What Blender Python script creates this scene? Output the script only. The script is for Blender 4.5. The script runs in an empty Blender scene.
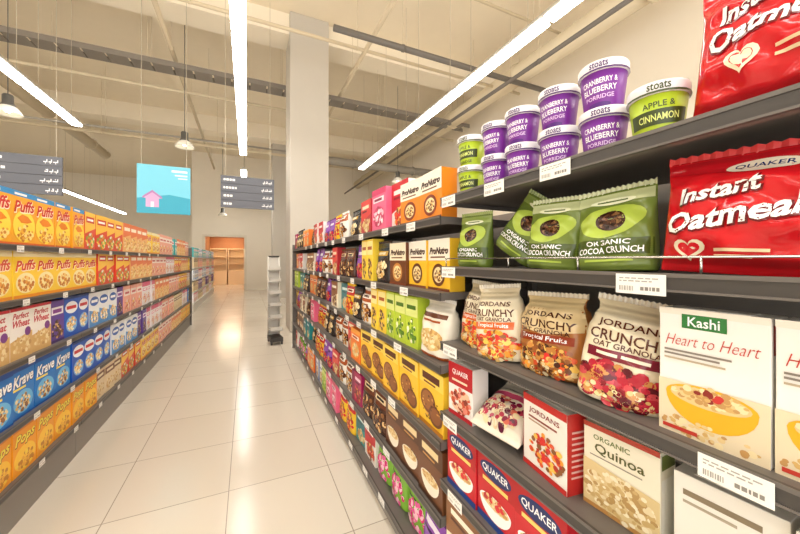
import bpy, bmesh, math, random
from mathutils import Vector, Matrix
scene = bpy.context.scene
C = scene.collection
rnd = random.Random(11)
PI = math.pi
scene.view_settings.view_transform = 'Standard'

# ------------------------------------------------------------------ materials
_mc = {}
def lin(c): return c/12.92 if c <= .04045 else ((c+.055)/1.055)**2.4
def rgb(h): return tuple(lin(int(h[i:i+2], 16)/255) for i in (1, 3, 5))+(1,)
def M(h, rough=.42, metal=0, emit=0, noise=0, bump=0):
    k = (h, rough, metal, emit, noise, bump)
    if k in _mc: return _mc[k]
    m = bpy.data.materials.new('paint_'+h[1:]); m.use_nodes = True
    nt = m.node_tree; p = nt.nodes['Principled BSDF']
    c = rgb(h)
    p.inputs['Base Color'].default_value = c
    p.inputs['Roughness'].default_value = rough
    p.inputs['Metallic'].default_value = metal
    if emit:
        p.inputs['Emission Color'].default_value = c
        p.inputs['Emission Strength'].default_value = emit
    if noise or bump:
        tc = nt.nodes.new('ShaderNodeTexCoord'); n = nt.nodes.new('ShaderNodeTexNoise')
        n.inputs['Scale'].default_value = 3.0 if noise else 60; n.inputs['Detail'].default_value = 4
        nt.links.new(tc.outputs['Object'], n.inputs['Vector'])
        if noise:
            mx = nt.nodes.new('ShaderNodeMix'); mx.data_type = 'RGBA'
            mx.inputs[6].default_value = tuple(x*(1-noise) for x in c[:3])+(1,)
            mx.inputs[7].default_value = tuple(min(1, x*(1+noise)) for x in c[:3])+(1,)
            nt.links.new(n.outputs['Fac'], mx.inputs[0]); nt.links.new(mx.outputs[2], p.inputs['Base Color'])
        if bump:
            b = nt.nodes.new('ShaderNodeBump'); b.inputs['Strength'].default_value = bump; b.inputs['Distance'].default_value = .002
            nt.links.new(n.outputs['Fac'], b.inputs['Height']); nt.links.new(b.outputs['Normal'], p.inputs['Normal'])
    _mc[k] = m
    return m

# ------------------------------------------------------------------ mesh builder
class B:
    def __init__(s): s.bm = bmesh.new(); s.mats = []
    def mi(s, m):
        if m not in s.mats: s.mats.append(m)
        return s.mats.index(m)
    def geo(s, vs, fs, m, smooth=False):
        i = s.mi(m); bv = [s.bm.verts.new(v) for v in vs]
        for f in fs:
            try:
                fc = s.bm.faces.new([bv[k] for k in f]); fc.material_index = i; fc.smooth = smooth
            except ValueError: pass
        return bv
    def box(s, x0, y0, z0, x1, y1, z1, m, bevel=0, seg=2):
        vs = [(x, y, z) for x in (x0, x1) for y in (y0, y1) for z in (z0, z1)]
        bv = s.geo(vs, [(0,1,3,2),(4,6,7,5),(0,4,5,1),(2,3,7,6),(0,2,6,4),(1,5,7,3)], m)
        if bevel:
            es = set(e for v in bv for e in v.link_edges)
            bmesh.ops.bevel(s.bm, geom=list(es), offset=bevel, segments=seg, affect='EDGES', profile=.6)
        return s
    def tube(s, p0, p1, r, m, n=10, r1=None):
        p0, p1 = Vector(p0), Vector(p1); r1 = r if r1 is None else r1
        d = (p1-p0).normalized(); a = d.orthogonal().normalized(); b = d.cross(a)
        vs = []
        for p, q in ((p0, r), (p1, r1)):
            for k in range(n):
                t = 2*PI*k/n; vs.append(p+a*math.cos(t)*q+b*math.sin(t)*q)
        fs = [(k, (k+1) % n, n+(k+1) % n, n+k) for k in range(n)]+[tuple(range(n))[::-1], tuple(range(n, 2*n))]
        s.geo(vs, fs, m, n > 6)
        return s
    def lathe(s, prof, n, m, o=(0,0,0), smooth=True):
        vs = []
        for r, z in prof:
            for k in range(n):
                t = 2*PI*k/n; vs.append((o[0]+r*math.cos(t), o[1]+r*math.sin(t), o[2]+z))
        fs = []
        for j in range(len(prof)-1):
            for k in range(n):
                fs.append((j*n+k, j*n+(k+1) % n, (j+1)*n+(k+1) % n, (j+1)*n+k))
        s.geo(vs, fs, m, smooth)
        return s
    def mesh(s, name):
        me = bpy.data.meshes.new(name)
        bmesh.ops.recalc_face_normals(s.bm, faces=s.bm.faces[:]) if not getattr(s, 'flat', False) else None
        s.bm.to_mesh(me); s.bm.free()
        for m in s.mats: me.materials.append(m)
        return me
    def build(s, name, parent=None, loc=None):
        o = bpy.data.objects.new(name, s.mesh(name)); C.objects.link(o)
        if parent: o.parent = parent
        if loc: o.location = loc
        return o
def inst(name, me, parent, loc=(0,0,0)):
    c = bpy.data.objects.new(name, me); c.parent = parent; c.location = loc; C.objects.link(c); return c

def tag(o, label, cat, group=None):
    o['label'] = label; o['category'] = cat
    if group: o['group'] = group
    return o
def thing(name, label, cat, loc=(0,0,0), rz=0, group=None):
    o = bpy.data.objects.new(name, None); o.empty_display_size = .05; C.objects.link(o)
    o.location = loc; o.rotation_euler = (0, 0, rz)
    return tag(o, label, cat, group)
def struct(name, b):
    o = b.build(name); o['kind'] = 'structure'; return o

# ------------------------------------------------------------------ lettering and flat print
_tc = {}
def text2d(t):
    if t in _tc: return _tc[t]
    cu = bpy.data.curves.new('t', 'FONT'); cu.body = t.lstrip('~#|'); cu.size = 1; cu.resolution_u = 2; cu.offset = .014
    if t[0] == '~': cu.shear = .3; cu.offset = .028
    if t[0] == '#': cu.shear = .3; cu.offset = .06
    if t[0] == '|': cu.shear = .42; cu.offset = -.012
    ob = bpy.data.objects.new('t', cu); C.objects.link(ob)
    ev = ob.evaluated_get(bpy.context.evaluated_depsgraph_get()); me = ev.to_mesh()
    vs = [(v.co.x, v.co.y) for v in me.vertices]; fs = [tuple(p.vertices) for p in me.polygons]
    ev.to_mesh_clear(); bpy.data.objects.remove(ob); bpy.data.curves.remove(cu)
    x0 = min(v[0] for v in vs); x1 = max(v[0] for v in vs); y0 = min(v[1] for v in vs); y1 = max(v[1] for v in vs)
    vs = [((x-x0)/(x1-x0)-.5, (y-y0)/(y1-y0)-.5) for x, y in vs]
    _tc[t] = (vs, fs); return _tc[t]

def ell(cx, cy, rx, ry, n=20): return [(cx+rx*math.cos(2*PI*k/n), cy+ry*math.sin(2*PI*k/n)) for k in range(n)]

def print_on(b, ops, w, h, fmap, thr=None, rough=.4, off0=.0006, step=.0002):
    """ops in fractions of the face (u -.5...5, v 0..1); fmap(u, v, lift) -> local point"""
    for i, op in enumerate(ops):
        off = off0+step*i
        polys = []                                  # (verts, faces, colour, lift)
        k = op[0]
        if k == 'r':
            _, u0, v0, u1, v1, col = op
            polys.append(([(u0*w, v0*h), (u1*w, v0*h), (u1*w, v1*h), (u0*w, v1*h)], [(0,1,2,3)], col, off))
        elif k == 'e':
            _, cu, cv, ru, rv, col = op
            p = ell(cu*w, cv*h, ru*w, rv*h, 24); polys.append((p, [tuple(range(24))], col, off))
        elif k == 'p':
            p = [(u*w, v*h) for u, v in op[1]]; polys.append((p, [tuple(range(len(p)))], op[2], off))
        elif k == 't':
            _, t, cu, cv, tw, th, col = op[:7]; a = op[7] if len(op) > 7 else 0
            vs, fs = text2d(t); ca, sa = math.cos(a), math.sin(a)
            p = []
            for x, y in vs:
                x *= tw*w; y *= th*h
                p.append((cu*w+x*ca-y*sa, cv*h+x*sa+y*ca))
            polys.append((p, fs, col, off))
        elif k == 's':
            _, cu, cv, ru, rv, n, cols, size, seed = op
            rr = random.Random(seed)
            for q in range(n):
                t = rr.random()*2*PI; d = math.sqrt(rr.random())
                x = cu*w+ru*w*d*math.cos(t); y = cv*h+rv*h*d*math.sin(t); s_ = size*rr.uniform(.6, 1.25)
                p = ell(x, y, s_, s_*rr.uniform(.6, 1), 9)
                polys.append((p, [tuple(range(9))], cols[rr.randrange(len(cols))], off+4e-5*q*min(1, 12/n)))
        for vs, fs, col, o in polys:
            t = bmesh.new(); tv = [t.verts.new((x, y, 0)) for x, y in vs]
            for f in fs:
                try: t.faces.new([tv[j] for j in f])
                except ValueError: pass
            if thr:
                for _ in range(4):
                    le = [e for e in t.edges if e.calc_length() > thr]
                    if not le: break
                    bmesh.ops.triangulate(t, faces=[f for f in t.faces if len(f.verts) > 3])
                    le = [e for e in t.edges if e.calc_length() > thr]
                    bmesh.ops.subdivide_edges(t, edges=le, cuts=1)
                bmesh.ops.triangulate(t, faces=[f for f in t.faces if len(f.verts) > 3])
            t.verts.index_update()
            b.geo([fmap(v.co.x, v.co.y, o) for v in t.verts], [tuple(v.index for v in f.verts) for f in t.faces], M(col, rough), bool(thr))
            t.free()
    return b

# ------------------------------------------------------------------ kinds of packages
K = {}
class Kind: pass
def kind(key, name, cat, desc, w, d, h, parts):
    k = Kind(); k.name, k.cat, k.desc, k.w, k.d, k.h, k.parts = name, cat, desc, w, d, h, parts; k.merged = None
    K[key] = k
def merged(k):
    if k.merged: return k.merged
    bm = bmesh.new(); mats = []
    for n, me in k.parts:
        c0 = len(bm.faces); bm.from_mesh(me); bm.faces.ensure_lookup_table()
        mp = []
        for m in me.materials:
            if m not in mats: mats.append(m)
            mp.append(mats.index(m))
        for i in range(c0, len(bm.faces)):
            f = bm.faces[i]; f.material_index = mp[f.material_index]
    me = bpy.data.meshes.new(k.name); bm.to_mesh(me); bm.free()
    for m in mats: me.materials.append(m)
    k.merged = me; return me
def gsize(key, w, h): return (w*1.32, min(h, .203)) if key.startswith('g_') else (w, h)

def carton(key, desc, w, d, h, base, ops, name='cereal_box', cat='cereal box', side=None, rough=.38):
    w, h = gsize(key, w, h)
    b = B(); m = M(base, rough)
    b.box(-w/2, -d/2, 0, w/2, d/2, h-.0012, m, .0018)
    b.box(-w*.32, -d*.28, h-.0014, w*.32, d*.30, h, m, .0005, 1)          # glued lid flap
    parts = [('body', b.mesh('body'))]
    f = B(); f.flat = True
    print_on(f, ops, w, h, lambda u, v, o: (u, -d/2-o, v), None, rough)
    parts.append(('front_print', f.mesh('front_print')))
    if side:
        f = B(); f.flat = True
        print_on(f, side, d, h, lambda u, v, o: (w/2+o, u, v), None, rough)
        parts.append(('side_print', f.mesh('side_print')))
        f = B(); f.flat = True
        print_on(f, side, d, h, lambda u, v, o: (-w/2-o, -u, v), None, rough)
        parts.append(('side_print', f.mesh('side_print')))
    kind(key, name, cat, desc, w, d, h, parts)

PROF = {
 'standup': [(0,.8,.93),(.06,.98,.97),(.3,1,.98),(.6,.75,.97),(.85,.3,.99),(.96,.07,1),(1,.05,1)],
 'pillow':  [(0,.06,1),(.05,.18,1),(.15,.76,.97),(.38,1.05,.95),(.74,.8,.95),(.92,.18,.99),(1,.05,1)],
 'brick':   [(0,.85,.92),(.05,1,.97),(.4,1.1,1),(.68,1.02,.98),(.82,.78,.9),(.9,.34,.82),(.95,.12,.84),(1,.06,.9)],
}
def pouch(key, desc, w, t, h, base, ops, prof='standup', seal=None, name='cereal_bag', cat='cereal bag', rough=.27, wr=.0016):
    w, h = gsize(key, w, h)
    P = PROF[prof]; hb = h*.94; p = 2.5; ph = sum(map(ord, key)) % 7; far = key.startswith('g_')
    def at(v):
        v = min(max(v, 0), 1)
        for a, c in zip(P, P[1:]):
            if v <= c[0]:
                q = (v-a[0])/(c[0]-a[0]); q = q*q*(3-2*q)
                return a[1]+(c[1]-a[1])*q, a[2]+(c[2]-a[2])*q
        return P[-1][1:]
    def wrk(x, z):
        v = z/hb
        r = math.sin(x*70+z*45+ph)*math.sin(z*60-x*25+ph*2)
        r += .8*math.sin(x*120+math.sin(z*40+ph)*1.6)*(max(0, v-.6)*2+(max(0, .22-v)*3 if prof == 'pillow' else 0))
        e = abs(x)/(w/2); r += .7*math.sin(z*130+x*30+ph)*max(0, e-.55)*2
        r += (.55 if prof != 'brick' else .4)*(abs(math.sin(x*38-z*52+ph))+.8*abs(math.sin(x*55+z*33+2*ph))-1.1)
        if prof == 'pillow': r += .35*(abs(math.sin(x*90+z*70+ph))-.6)
        return wr*r
    def front(u, v, o):
        D, W = at(v/hb); D *= t/2; W *= w/2
        q = min(abs(u)/W, .985)
        return (max(-W*.985, min(W*.985, u)), -D*(1-q**p)**(1/p)-wrk(u, v)*min(1, D/(t/2)+.12)*min(1, 4*(1-q))-o*(1.6 if v > .72*hb else 1), v)
    n, rings = (36, 22) if far else (96, 70); vs = []; fs = []
    for j in range(rings+1):
        v = j/rings; D, W = at(v); D *= t/2; W *= w/2
        for k in range(n):
            a = 2*PI*k/n; ca, sa = math.cos(a), math.sin(a)
            x = W*math.copysign(abs(ca)**(2/p), ca); y = D*math.copysign(abs(sa)**(2/p), sa)
            if y < 0: y -= wrk(x, v*hb)*min(1, D/(t/2)+.12)*min(1, 4*(1-abs(x)/W))
            vs.append((x, y, v*hb))
    for j in range(rings):
        for k in range(n): fs.append((j*n+k, j*n+(k+1) % n, (j+1)*n+(k+1) % n, (j+1)*n+k))
    fs += [tuple(range(n))[::-1], tuple(range(rings*n, rings*n+n))]
    b = B(); m = M(base, rough)
    b.geo(vs, fs, m, True)
    parts = [('body', b.mesh('body'))]
    sb = B(); W = w/2*P[-1][2]*1.0; N = 30; vs = []; fs = []
    sm = M(seal or base, rough)
    for i in range(N+1):                                           # crimped top seal with a saw-tooth edge
        x = -W+2*W*i/N; y = .0012*(1 if i % 2 else -1)
        vs += [(x, y-.0012, hb-.002), (x, y-.0012, h-(.003 if i % 2 else 0)), (x, y+.0012, h-(.003 if i % 2 else 0)), (x, y+.0012, hb-.002)]
    for i in range(N):
        for q in range(4): fs.append((i*4+q, i*4+(q+1) % 4, i*4+4+(q+1) % 4, i*4+4+q))
    fs += [(0,1,2,3), (N*4+3, N*4+2, N*4+1, N*4)]
    sb.geo(vs, fs, sm); parts.append(('top_seal', sb.mesh('top_seal')))
    f = B(); f.flat = True
    print_on(f, ops, w*.97, hb, front, .007 if not far else .013, rough, .0015 if far or prof == 'pillow' else .0012)
    parts.append(('front_print', f.mesh('front_print')))
    kind(key, name, cat, desc, w, t, h, parts)

def tub(key, desc, base, dark, ops, lid='#EFEDF0'):
    h = .106; r0, r1 = .0385, .0475; hb = .083
    b = B(); m = M(base, .35)
    b.lathe([(0,.003),(r0-.003,.003),(r0-.002,0),(r0,.002),(r1,hb),(r1-.002,hb),(0,hb)], 40, m)
    parts = [('cup', b.mesh('cup'))]
    l = B(); lm = M(lid, .3)
    l.lathe([(0,hb),(r1+.002,hb),(r1+.0038,hb+.002),(r1+.0038,h-.003),(r1+.002,h),(r1-.002,h),(r1-.004,h-.003),(0,h-.003)], 40, lm)
    parts.append(('lid', l.mesh('lid')))
    f = B(); f.flat = True; w = .1
    def cm(u, v, o):
        r = r0+(r1-r0)*v/hb+o; a = u/.044
        return (r*math.sin(a), -r*math.cos(a), v)
    print_on(f, ops, w, hb, cm, .008, .35)
    parts.append(('cup_print', f.mesh('cup_print')))
    f = B(); f.flat = True
    def lmap(u, v, o):
        r = r1+.0038+o; a = u/.05
        return (r*math.sin(a), -r*math.cos(a), hb+v)
    print_on(f, [('r',-1.2,.04,1.2,.2,dark), ('t','stoats',0,.56,.36,.58,dark)], w, h-hb, lmap, .008, .3)
    parts.append(('lid_print', f.mesh('lid_print')))
    kind(key, 'porridge_tub', 'porridge tub', desc, .103, .103, h, parts)

def half(cu, cv, ru, rv, n=14): return [(cu+ru*math.cos(PI+PI*k/n), cv+rv*math.sin(PI+PI*k/n)) for k in range(n+1)]
def bowl(cu, cv, ru, rv, col, cols, size, seed, n=40):
    return [('p', half(cu, cv, ru, rv*1.5), col), ('e', cu, cv, ru, rv*.62, col), ('e', cu, cv+.005, ru*.88, rv*.48, cols[0]), ('s', cu, cv+.02, ru*.8, rv*.45, n, cols, size, seed)]
W_, DK = '#FFFFFF', '#3A1E14'
OAT = ['#E3C78E', '#D5AE6A', '#F0DDAE', '#C4965A']
FRUIT = ['#E2572B', '#F2A03A', '#D9302A', '#F6C85A', '#B5321F', '#8E5A2E']
BERRY = ['#8C1226', '#B51F35', '#5E0C1C', '#D44A52', '#C98B4A']
NUTS = ['#6A3A1C', '#9A5A2A', '#C8863E', '#E3B25E', '#4A2412']
heart = lambda cu, cv, s, a: [(cu+s*16*math.sin(t)**3/17, cv+a*s*(13*math.cos(t)-5*math.cos(2*t)-2*math.cos(3*t)-math.cos(4*t))/17) for t in [2*PI*k/24 for k in range(24)]]

# right-hand shelves, near products
def ot(t, cu, cv, tw, th, a, c1='#6A0A12', c2=W_): return [('t','#'+t,cu+.006,cv-.01,tw*1.03,th*1.1,c1,a),('t','~'+t,cu,cv,tw,th,c2,a)]
def badge(cu, cv, s): return [('p',heart(cu,cv,s,1.15),'#F3E6C8'),('p',heart(cu,cv,s*.68,1.15),'#D81A26'),('r',cu-s*.35,cv-.004,cu+s*.35,cv+.012,'#F6EAD2')]
red_ops = [('p',[(-.5,.98),(.5,.98),(.5,.88),(0,.83),(-.5,.88)],'#B81420'),('e',.02,.87,.18,.055,'#EADFCB'),('t','QUAKER',.02,.87,.27,.05,'#1E2E66')]+ot('Instant',-.17,.69,.44,.135,.16)+ot('Oatmeal',-.1,.48,.69,.18,.16)+badge(-.3,.2,.095)+[
  ('r',-.16,.18,.1,.205,'#F4D9B0'),('r',-.16,.13,.02,.155,'#F4D9B0')]
pouch('oatmeal', 'plump glossy red oatmeal bag', .25, .1, .21, '#D21822', red_ops, 'pillow', '#E04A4C', 'oatmeal_bag', 'oatmeal bag', .14, .0062)
red2 = [('e',.06,.9,.17,.045,'#1E2E66'),('t','QUAKER',.06,.9,.25,.04,W_)]+ot('Instant',-.2,.72,.36,.11,.14)+ot('Oatmeal',-.14,.555,.54,.14,.14)+badge(-.24,.33,.085)+[
  ('r',-.1,.33,.14,.35,'#F4D9B0'),('r',-.1,.28,.06,.3,'#F4D9B0'),('r',.14,.12,.4,.24,'#F4E3C0'),('s',.27,.18,.11,.05,30,OAT,.006,8)]
pouch('oatmeal_big', 'plump glossy red oatmeal bag', .27, .105, .26, '#D21822', red2, 'pillow', '#E04A4C', 'oatmeal_bag', 'oatmeal bag', .14, .0062)
def leaf(cu, cv, ru, rv): return [(cu+ru*math.cos(t)*(1+.18*math.sin(t)), cv+rv*math.sin(t)+.03*math.cos(t)) for t in [2*PI*k/26 for k in range(26)]]
def coc(top): return [('r',-.5,.84,.5,.97,top),('e',0,.86,.3,.04,'#E9ECC8'),('r',-.2,.85,.2,.868,'#55662A'),('p',leaf(0,.59,.42,.2),'#B2C850'),('e',.02,.6,.2,.125,'#3E2216'),
   ('s',.02,.6,.16,.095,45,['#5A3622','#7B4F32','#2C160C','#8F6A44'],.0045,5),('r',-.5,.18,.5,.37,'#4A5A24'),('t','ORGANIC',0,.325,.56,.06,W_),('t','COCOA CRUNCH',0,.235,.84,.075,W_),('r',-.3,.1,.3,.125,'#B2C850')]
pouch('cocoa', 'green pouch with a brown cocoa oval', .145, .08, .194, '#6C7F34', coc('#93A654'), 'standup', '#A4B46A', 'cereal_pouch', 'cereal pouch', .23, .0044)
pouch('cocoa_pale', 'green pouch with pale top and cocoa oval', .158, .084, .19, '#74873A', coc('#C6CE9A'), 'standup', '#D6DCB4', 'cereal_pouch', 'cereal pouch', .2, .0048)
def jord(fr, sub, acc, seed, top='#E2D2AE', ink='#5A2A18'): return [('r',-.5,.86,.5,1,top),('t','JORDANS',0,.765,.72,.085,ink),('t','CRUNCHY',0,.65,.86,.105,ink),
   ('t','OAT GRANOLA',0,.56,.74,.055,ink),('p',[(-.42,.41),(.42,.43),(.42,.53),(-.42,.51)],acc)]+([('t',sub,0,.47,.68,.07,W_)] if sub else [('r',-.3,.455,-.06,.485,'#F4E6D2'),('r',-.02,.46,.28,.49,'#F4E6D2')])+[
   ('s',0,.2,.46,.2,120,fr,.0095 if sub else .012,seed),('s',0,.1,.47,.1,50,OAT,.006,seed+1)]
pouch('tropical', 'cream granola bag with orange fruit picture', .165, .1, .23, '#EADDBF', jord(FRUIT,'Tropical Fruits','#D9652A',7), 'brick', '#F3EAD6', 'granola_bag', 'granola bag', .17, .0046)
pouch('berry', 'cream granola bag with dark red cherries', .168, .1, .226, '#EADDBF', jord(BERRY,None,'#7A1E30',17), 'brick', '#F3EAD6', 'granola_bag', 'granola bag', .17, .0052)
pouch('nutty', 'brown orange granola bag with fruit and nut picture', .21, .1, .218, '#A86A32', [('p',[(-.5,.86),(.5,.86),(.5,.6),(0,.52),(-.5,.6)],'#DCC292')]+jord(FRUIT+NUTS,'Tropical Fruits','#8E3216',27,'#E0C896','#4A2010')+[('s',0,.3,.47,.1,40,NUTS,.009,29)], 'brick', '#F3EAD6', 'granola_bag', 'granola bag', .17, .0046)
pouch('creambag', 'large cream oat bag with brown lettering bars', .2, .1, .24, '#F0E8D6', [('r',-.4,.72,.4,.8,'#6A3A22'),('r',-.3,.64,.26,.68,'#A8542A'),('e',0,.32,.38,.2,'#D8B878'),('s',0,.32,.35,.18,70,OAT,.009,91),('r',-.5,0,.5,.06,'#A8542A')], 'brick', '#FAF6EE', 'granola_bag', 'granola bag', .2, .004)
carton('whitebox', 'plain white oat box with small tan picture', .145, .06, .175, '#F2EDE2', [('r',-.4,.78,.3,.84,'#8A7A60'),('r',-.4,.7,.1,.73,'#B0A48E'),('e',.05,.32,.34,.19,'#E0C896'),('s',.05,.32,.3,.16,80,OAT,.006,93)])
carton('heart', 'white oatmeal box with a yellow bowl', .143, .06, .22, '#F4F1EB',
  [('r',-.5,.95,.5,1,'#F0E8DA'),('r',-.26,.85,.16,.96,'#2F7A3A'),('t','Kashi',-.05,.905,.3,.075,W_),('t','|Heart to Heart',-.0,.755,.86,.085,'#C23A2E',.02),
   ('r',-.44,.655,.2,.67,'#8A8076'),('r',-.44,.625,.1,.64,'#8A8076'),('r',-.44,.59,.15,.605,'#B9A98F'),('r',-.5,0,.5,.42,'#E6D5B4'),('s',-.02,.08,.46,.07,40,OAT,.005,2)]
  +bowl(.0,.33,.42,.15,'#E4B01E',OAT,.0055,9,70)+[('s',.0,.35,.15,.05,10,['#C8322E','#8E2A22'],.006,4),('r',-.45,.03,-.1,.06,'#C23A2E')], side=[('r',-.4,.1,.4,.6,'#E6DFD2'),('r',-.4,.75,.4,.95,'#C23A2E')])
carton('quinoa', 'pale cream box with large grain picture', .155, .06, .19, '#EFE7D0',
  [('r',-.5,.94,.5,1,'#B8402E'),('t','ORGANIC',-.1,.85,.5,.06,'#6E7A3A'),('t','Quinoa',0,.72,.66,.13,'#5A5A2A'),('r',-.4,.62,.3,.632,'#8A8070'),('p',[(-.5,0),(.5,0),(.5,.48),(-.5,.56)],'#DCC590'),('s',0,.26,.47,.24,190,['#EAD9AE','#CDAE72','#F4E8C8','#B8945A'],.0062,21),('r',-.5,0,.5,.05,'#B8864A')], side=[('r',-.42,.1,.42,.7,'#F8F4E6'),('r',-.42,.8,.42,.95,'#6E7A3A')])
carton('redgranola', 'white fronted cereal box with red sides', .155, .07, .195, '#F4EFE6',
  [('r',-.5,.9,.5,1,'#C42A26'),('t','JORDANS',0,.8,.7,.085,'#8E1E1C'),('r',-.36,.7,.3,.725,'#8E3A2A'),('r',-.36,.655,.1,.675,'#B08A70'),('s',.06,.34,.38,.22,80,FRUIT,.008,41),('r',-.5,0,.5,.07,'#C42A26')],
  side=[('r',-.5,.0,.5,1,'#BE2A26')]+[('r',-.32,.2+.07*i,.32,.225+.07*i,'#E8B8AE') for i in range(9)])
pouch('darkberry', 'pale bag with mixed berry picture lying flat', .19, .085, .21, '#EDE0CC', [('r',-.5,.72,.5,1,'#F6ECDC'),('t','JORDANS',0,.82,.6,.09,'#4A2216'),('r',-.5,.62,.5,.72,'#C04A6A'),('s',0,.34,.47,.27,130,['#8C2444','#C03A52','#E2C7A0','#F0DDAE','#E0705A','#F4E6C8','#5A1430'],.0095,44)], 'pillow', '#F6ECDC', 'granola_bag', 'granola bag', .24, .003)
carton('oatsq', 'red and blue oats box with strawberry bowl', .165, .08, .205, '#C8222C',
  [('r',-.5,.6,.5,1,'#B4141F'),('e',0,.82,.42,.13,'#1E2E66'),('t','QUAKER',0,.82,.7,.12,W_),('r',-.34,.62,.34,.68,'#F4D070'),('r',-.5,0,.5,.1,'#1E3F86')]+bowl(0,.36,.42,.17,'#F6F6F4',OAT,.006,51,50)+[('s',0,.4,.28,.07,14,['#D42A30','#B81F28'],.009,52)])
carton('peachq', 'red and white oats box with pink fruit', .135, .07, .19, '#F4EEE8', [('r',-.5,.58,.5,1,'#B8202A'),('t','QUAKER',0,.83,.66,.11,W_),('r',-.34,.66,.3,.7,'#F4D9C0'),('s',0,.32,.4,.22,70,['#E48A7A','#C8502F','#F0C0A0','#8E3A2A'],.011,61),('r',-.5,0,.5,.08,'#B8202A')])
def pron(a, bcol, ink='#3A1A10'): return [('r',-.5,.58,.5,1,a),('t','#ProNutro',0,.77,.88,.14,ink),('r',-.38,.63,.3,.66,'#7A4A22'),('e',0,.3,.3,.22,bcol),('e',0,.3,.22,.155,'#F4DDA6'),('s',0,.29,.18,.11,30,['#6A3A1C','#8C5A2E','#E3B25E'],.006,71),('r',-.5,0,.5,.05,'#7A3A1A')]
carton('pronutro', 'golden yellow cereal box with white top', .178, .07, .212, '#F8C42E', pron('#FAF4E4','#6A3A1C'))
carton('pronutro_brown', 'dark brown cereal box with biscuit circle', .178, .07, .212, '#6A3A1E', pron('#F4E8CC','#C8863E'))
carton('pronutro_tall', 'orange cereal box with white top', .185, .07, .195, '#EE8A1E', pron('#FAF0DC','#8A3A1C'))
carton('goldoat', 'golden yellow oats box with brown biscuits', .195, .08, .24, '#F4C434',
  [('r',-.5,.72,.5,1,'#F8D65A'),('r',-.36,.8,.36,.92,'#5A2A14'),('r',-.3,.74,.2,.77,'#7A3A1A'),('e',-.12,.44,.32,.2,'#7A4420'),('e',-.12,.45,.26,.155,'#9A6030'),('e',.2,.26,.27,.165,'#6A3A1E'),('e',.2,.27,.21,.13,'#8A5228'),('s',0,.34,.4,.2,26,['#C8924E','#5A2E14','#E3B25E'],.006,81),('r',-.5,0,.5,.07,'#B8761E')])
carton('brownoat', 'brown oats box with cream bowl', .19, .075, .24, '#6E4226',
  [('r',-.5,.66,.5,1,'#54301A'),('r',-.34,.78,.34,.9,'#EAD2A0'),('r',-.3,.7,.2,.73,'#C8924E')]+bowl(0,.36,.38,.17,'#F2E8D4',OAT,.007,83,40)+[('r',-.5,0,.5,.07,'#3E2212')])
tub('purple', 'purple porridge tub with white lid', '#7B2E96', '#4A1A66',
  [('t','CRANBERRY &',0,.74,.72,.14,W_,.04),('t','BLUEBERRY',0,.53,.7,.15,W_,.04),('t','PORRIDGE',0,.33,.6,.11,'#E9C8F2',.04),('e',.0,.12,.24,.07,'#54197A'),('r',-1.3,0,1.3,.03,'#54197A')])
tub('apple', 'lime green porridge tub with white lid', '#B4CC2C', '#3E4A1A',
  [('p',[(-.5,.3),(.5,.34),(.5,.68),(-.5,.64)],'#3E4A1A'),('t','APPLE &',0,.77,.5,.13,'#3E4A1A',.04),('t','CINNAMON',0,.49,.66,.16,'#E6F08A',.04),('t','PORRIDGE',0,.17,.6,.12,'#3E4A1A',.04)])

# generic packages farther along the right shelf
def logo(c1, c2, c3, s, cols, v=0):
    if v == 1: return [('r',-.5,.86,.5,1,c1),('r',-.38,.68,.38,.8,c2),('r',-.3,.71,.24,.77,c3),('e',.02,.34,.4,.24,c1),('s',.02,.34,.36,.2,45,cols,.013,s)]
    if v == 2: return [('p',[(-.5,.35),(.5,.55),(.5,1),(-.5,1)],c1),('r',-.36,.74,.3,.84,c2),('r',-.36,.64,.1,.69,c3),('s',.05,.26,.36,.2,45,cols,.014,s)]
    if v == 3: return [('r',-.5,0,-.22,1,c1),('r',-.14,.74,.42,.84,c2),('r',-.14,.64,.3,.69,c3),('s',.14,.3,.3,.24,45,cols,.014,s)]
    return [('r',-.5,.66,.5,.97,c1),('r',-.36,.76,.36,.88,c2),('r',-.24,.79,.24,.85,c3),('s',0,.32,.44,.27,55,cols,.013,s),('r',-.4,.56,.25,.6,c3)]
CH = ['#5B3722','#3A2014','#8A5A34','#D9B27A']
carton('g_red', 'red and white muesli box', .15, .07, .205, '#F1E8E0', logo('#C8202A','#F6F0E8','#8E1420',101,FRUIT,2), 'muesli_box', 'muesli box')
carton('g_pink', 'pink breakfast cereal box', .15, .07, .215, '#E86A8E', logo('#D23A6A','#FFE6EE','#8E1444',102,['#F9C3D2','#B5224E','#FFF0F4'],1), 'muesli_box', 'muesli box')
pouch('g_black', 'black muesli pouch with gold print', .15, .07, .205, '#2E2724', logo('#1A1614','#C99A3A','#F2E2B8',103,OAT,1), 'standup', '#3A3330', 'muesli_pouch', 'muesli pouch')
pouch('g_yellow', 'yellow muesli pouch with red band', .15, .07, .2, '#F2C22E', logo('#C8302A','#FFF6DC','#7A1A16',104,FRUIT), 'standup', None, 'muesli_pouch', 'muesli pouch')
carton('g_lime', 'narrow lime green cereal box', .085, .07, .215, '#B9CF3A', [('r',-.5,.6,.5,.95,'#DDE88A'),('r',-.36,.74,.36,.82,'#4E7A22'),('s',0,.3,.36,.22,30,['#F2F3DA','#6E9A2E','#4E7A22'],.010,105)])
carton('g_lemon', 'narrow yellow biscuit box', .085, .07, .205, '#F4CF3C', [('r',-.5,.62,.5,.95,'#F9E79A'),('r',-.36,.74,.36,.82,'#A8561E'),('s',0,.3,.36,.22,30,CH,.010,106)])
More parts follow.
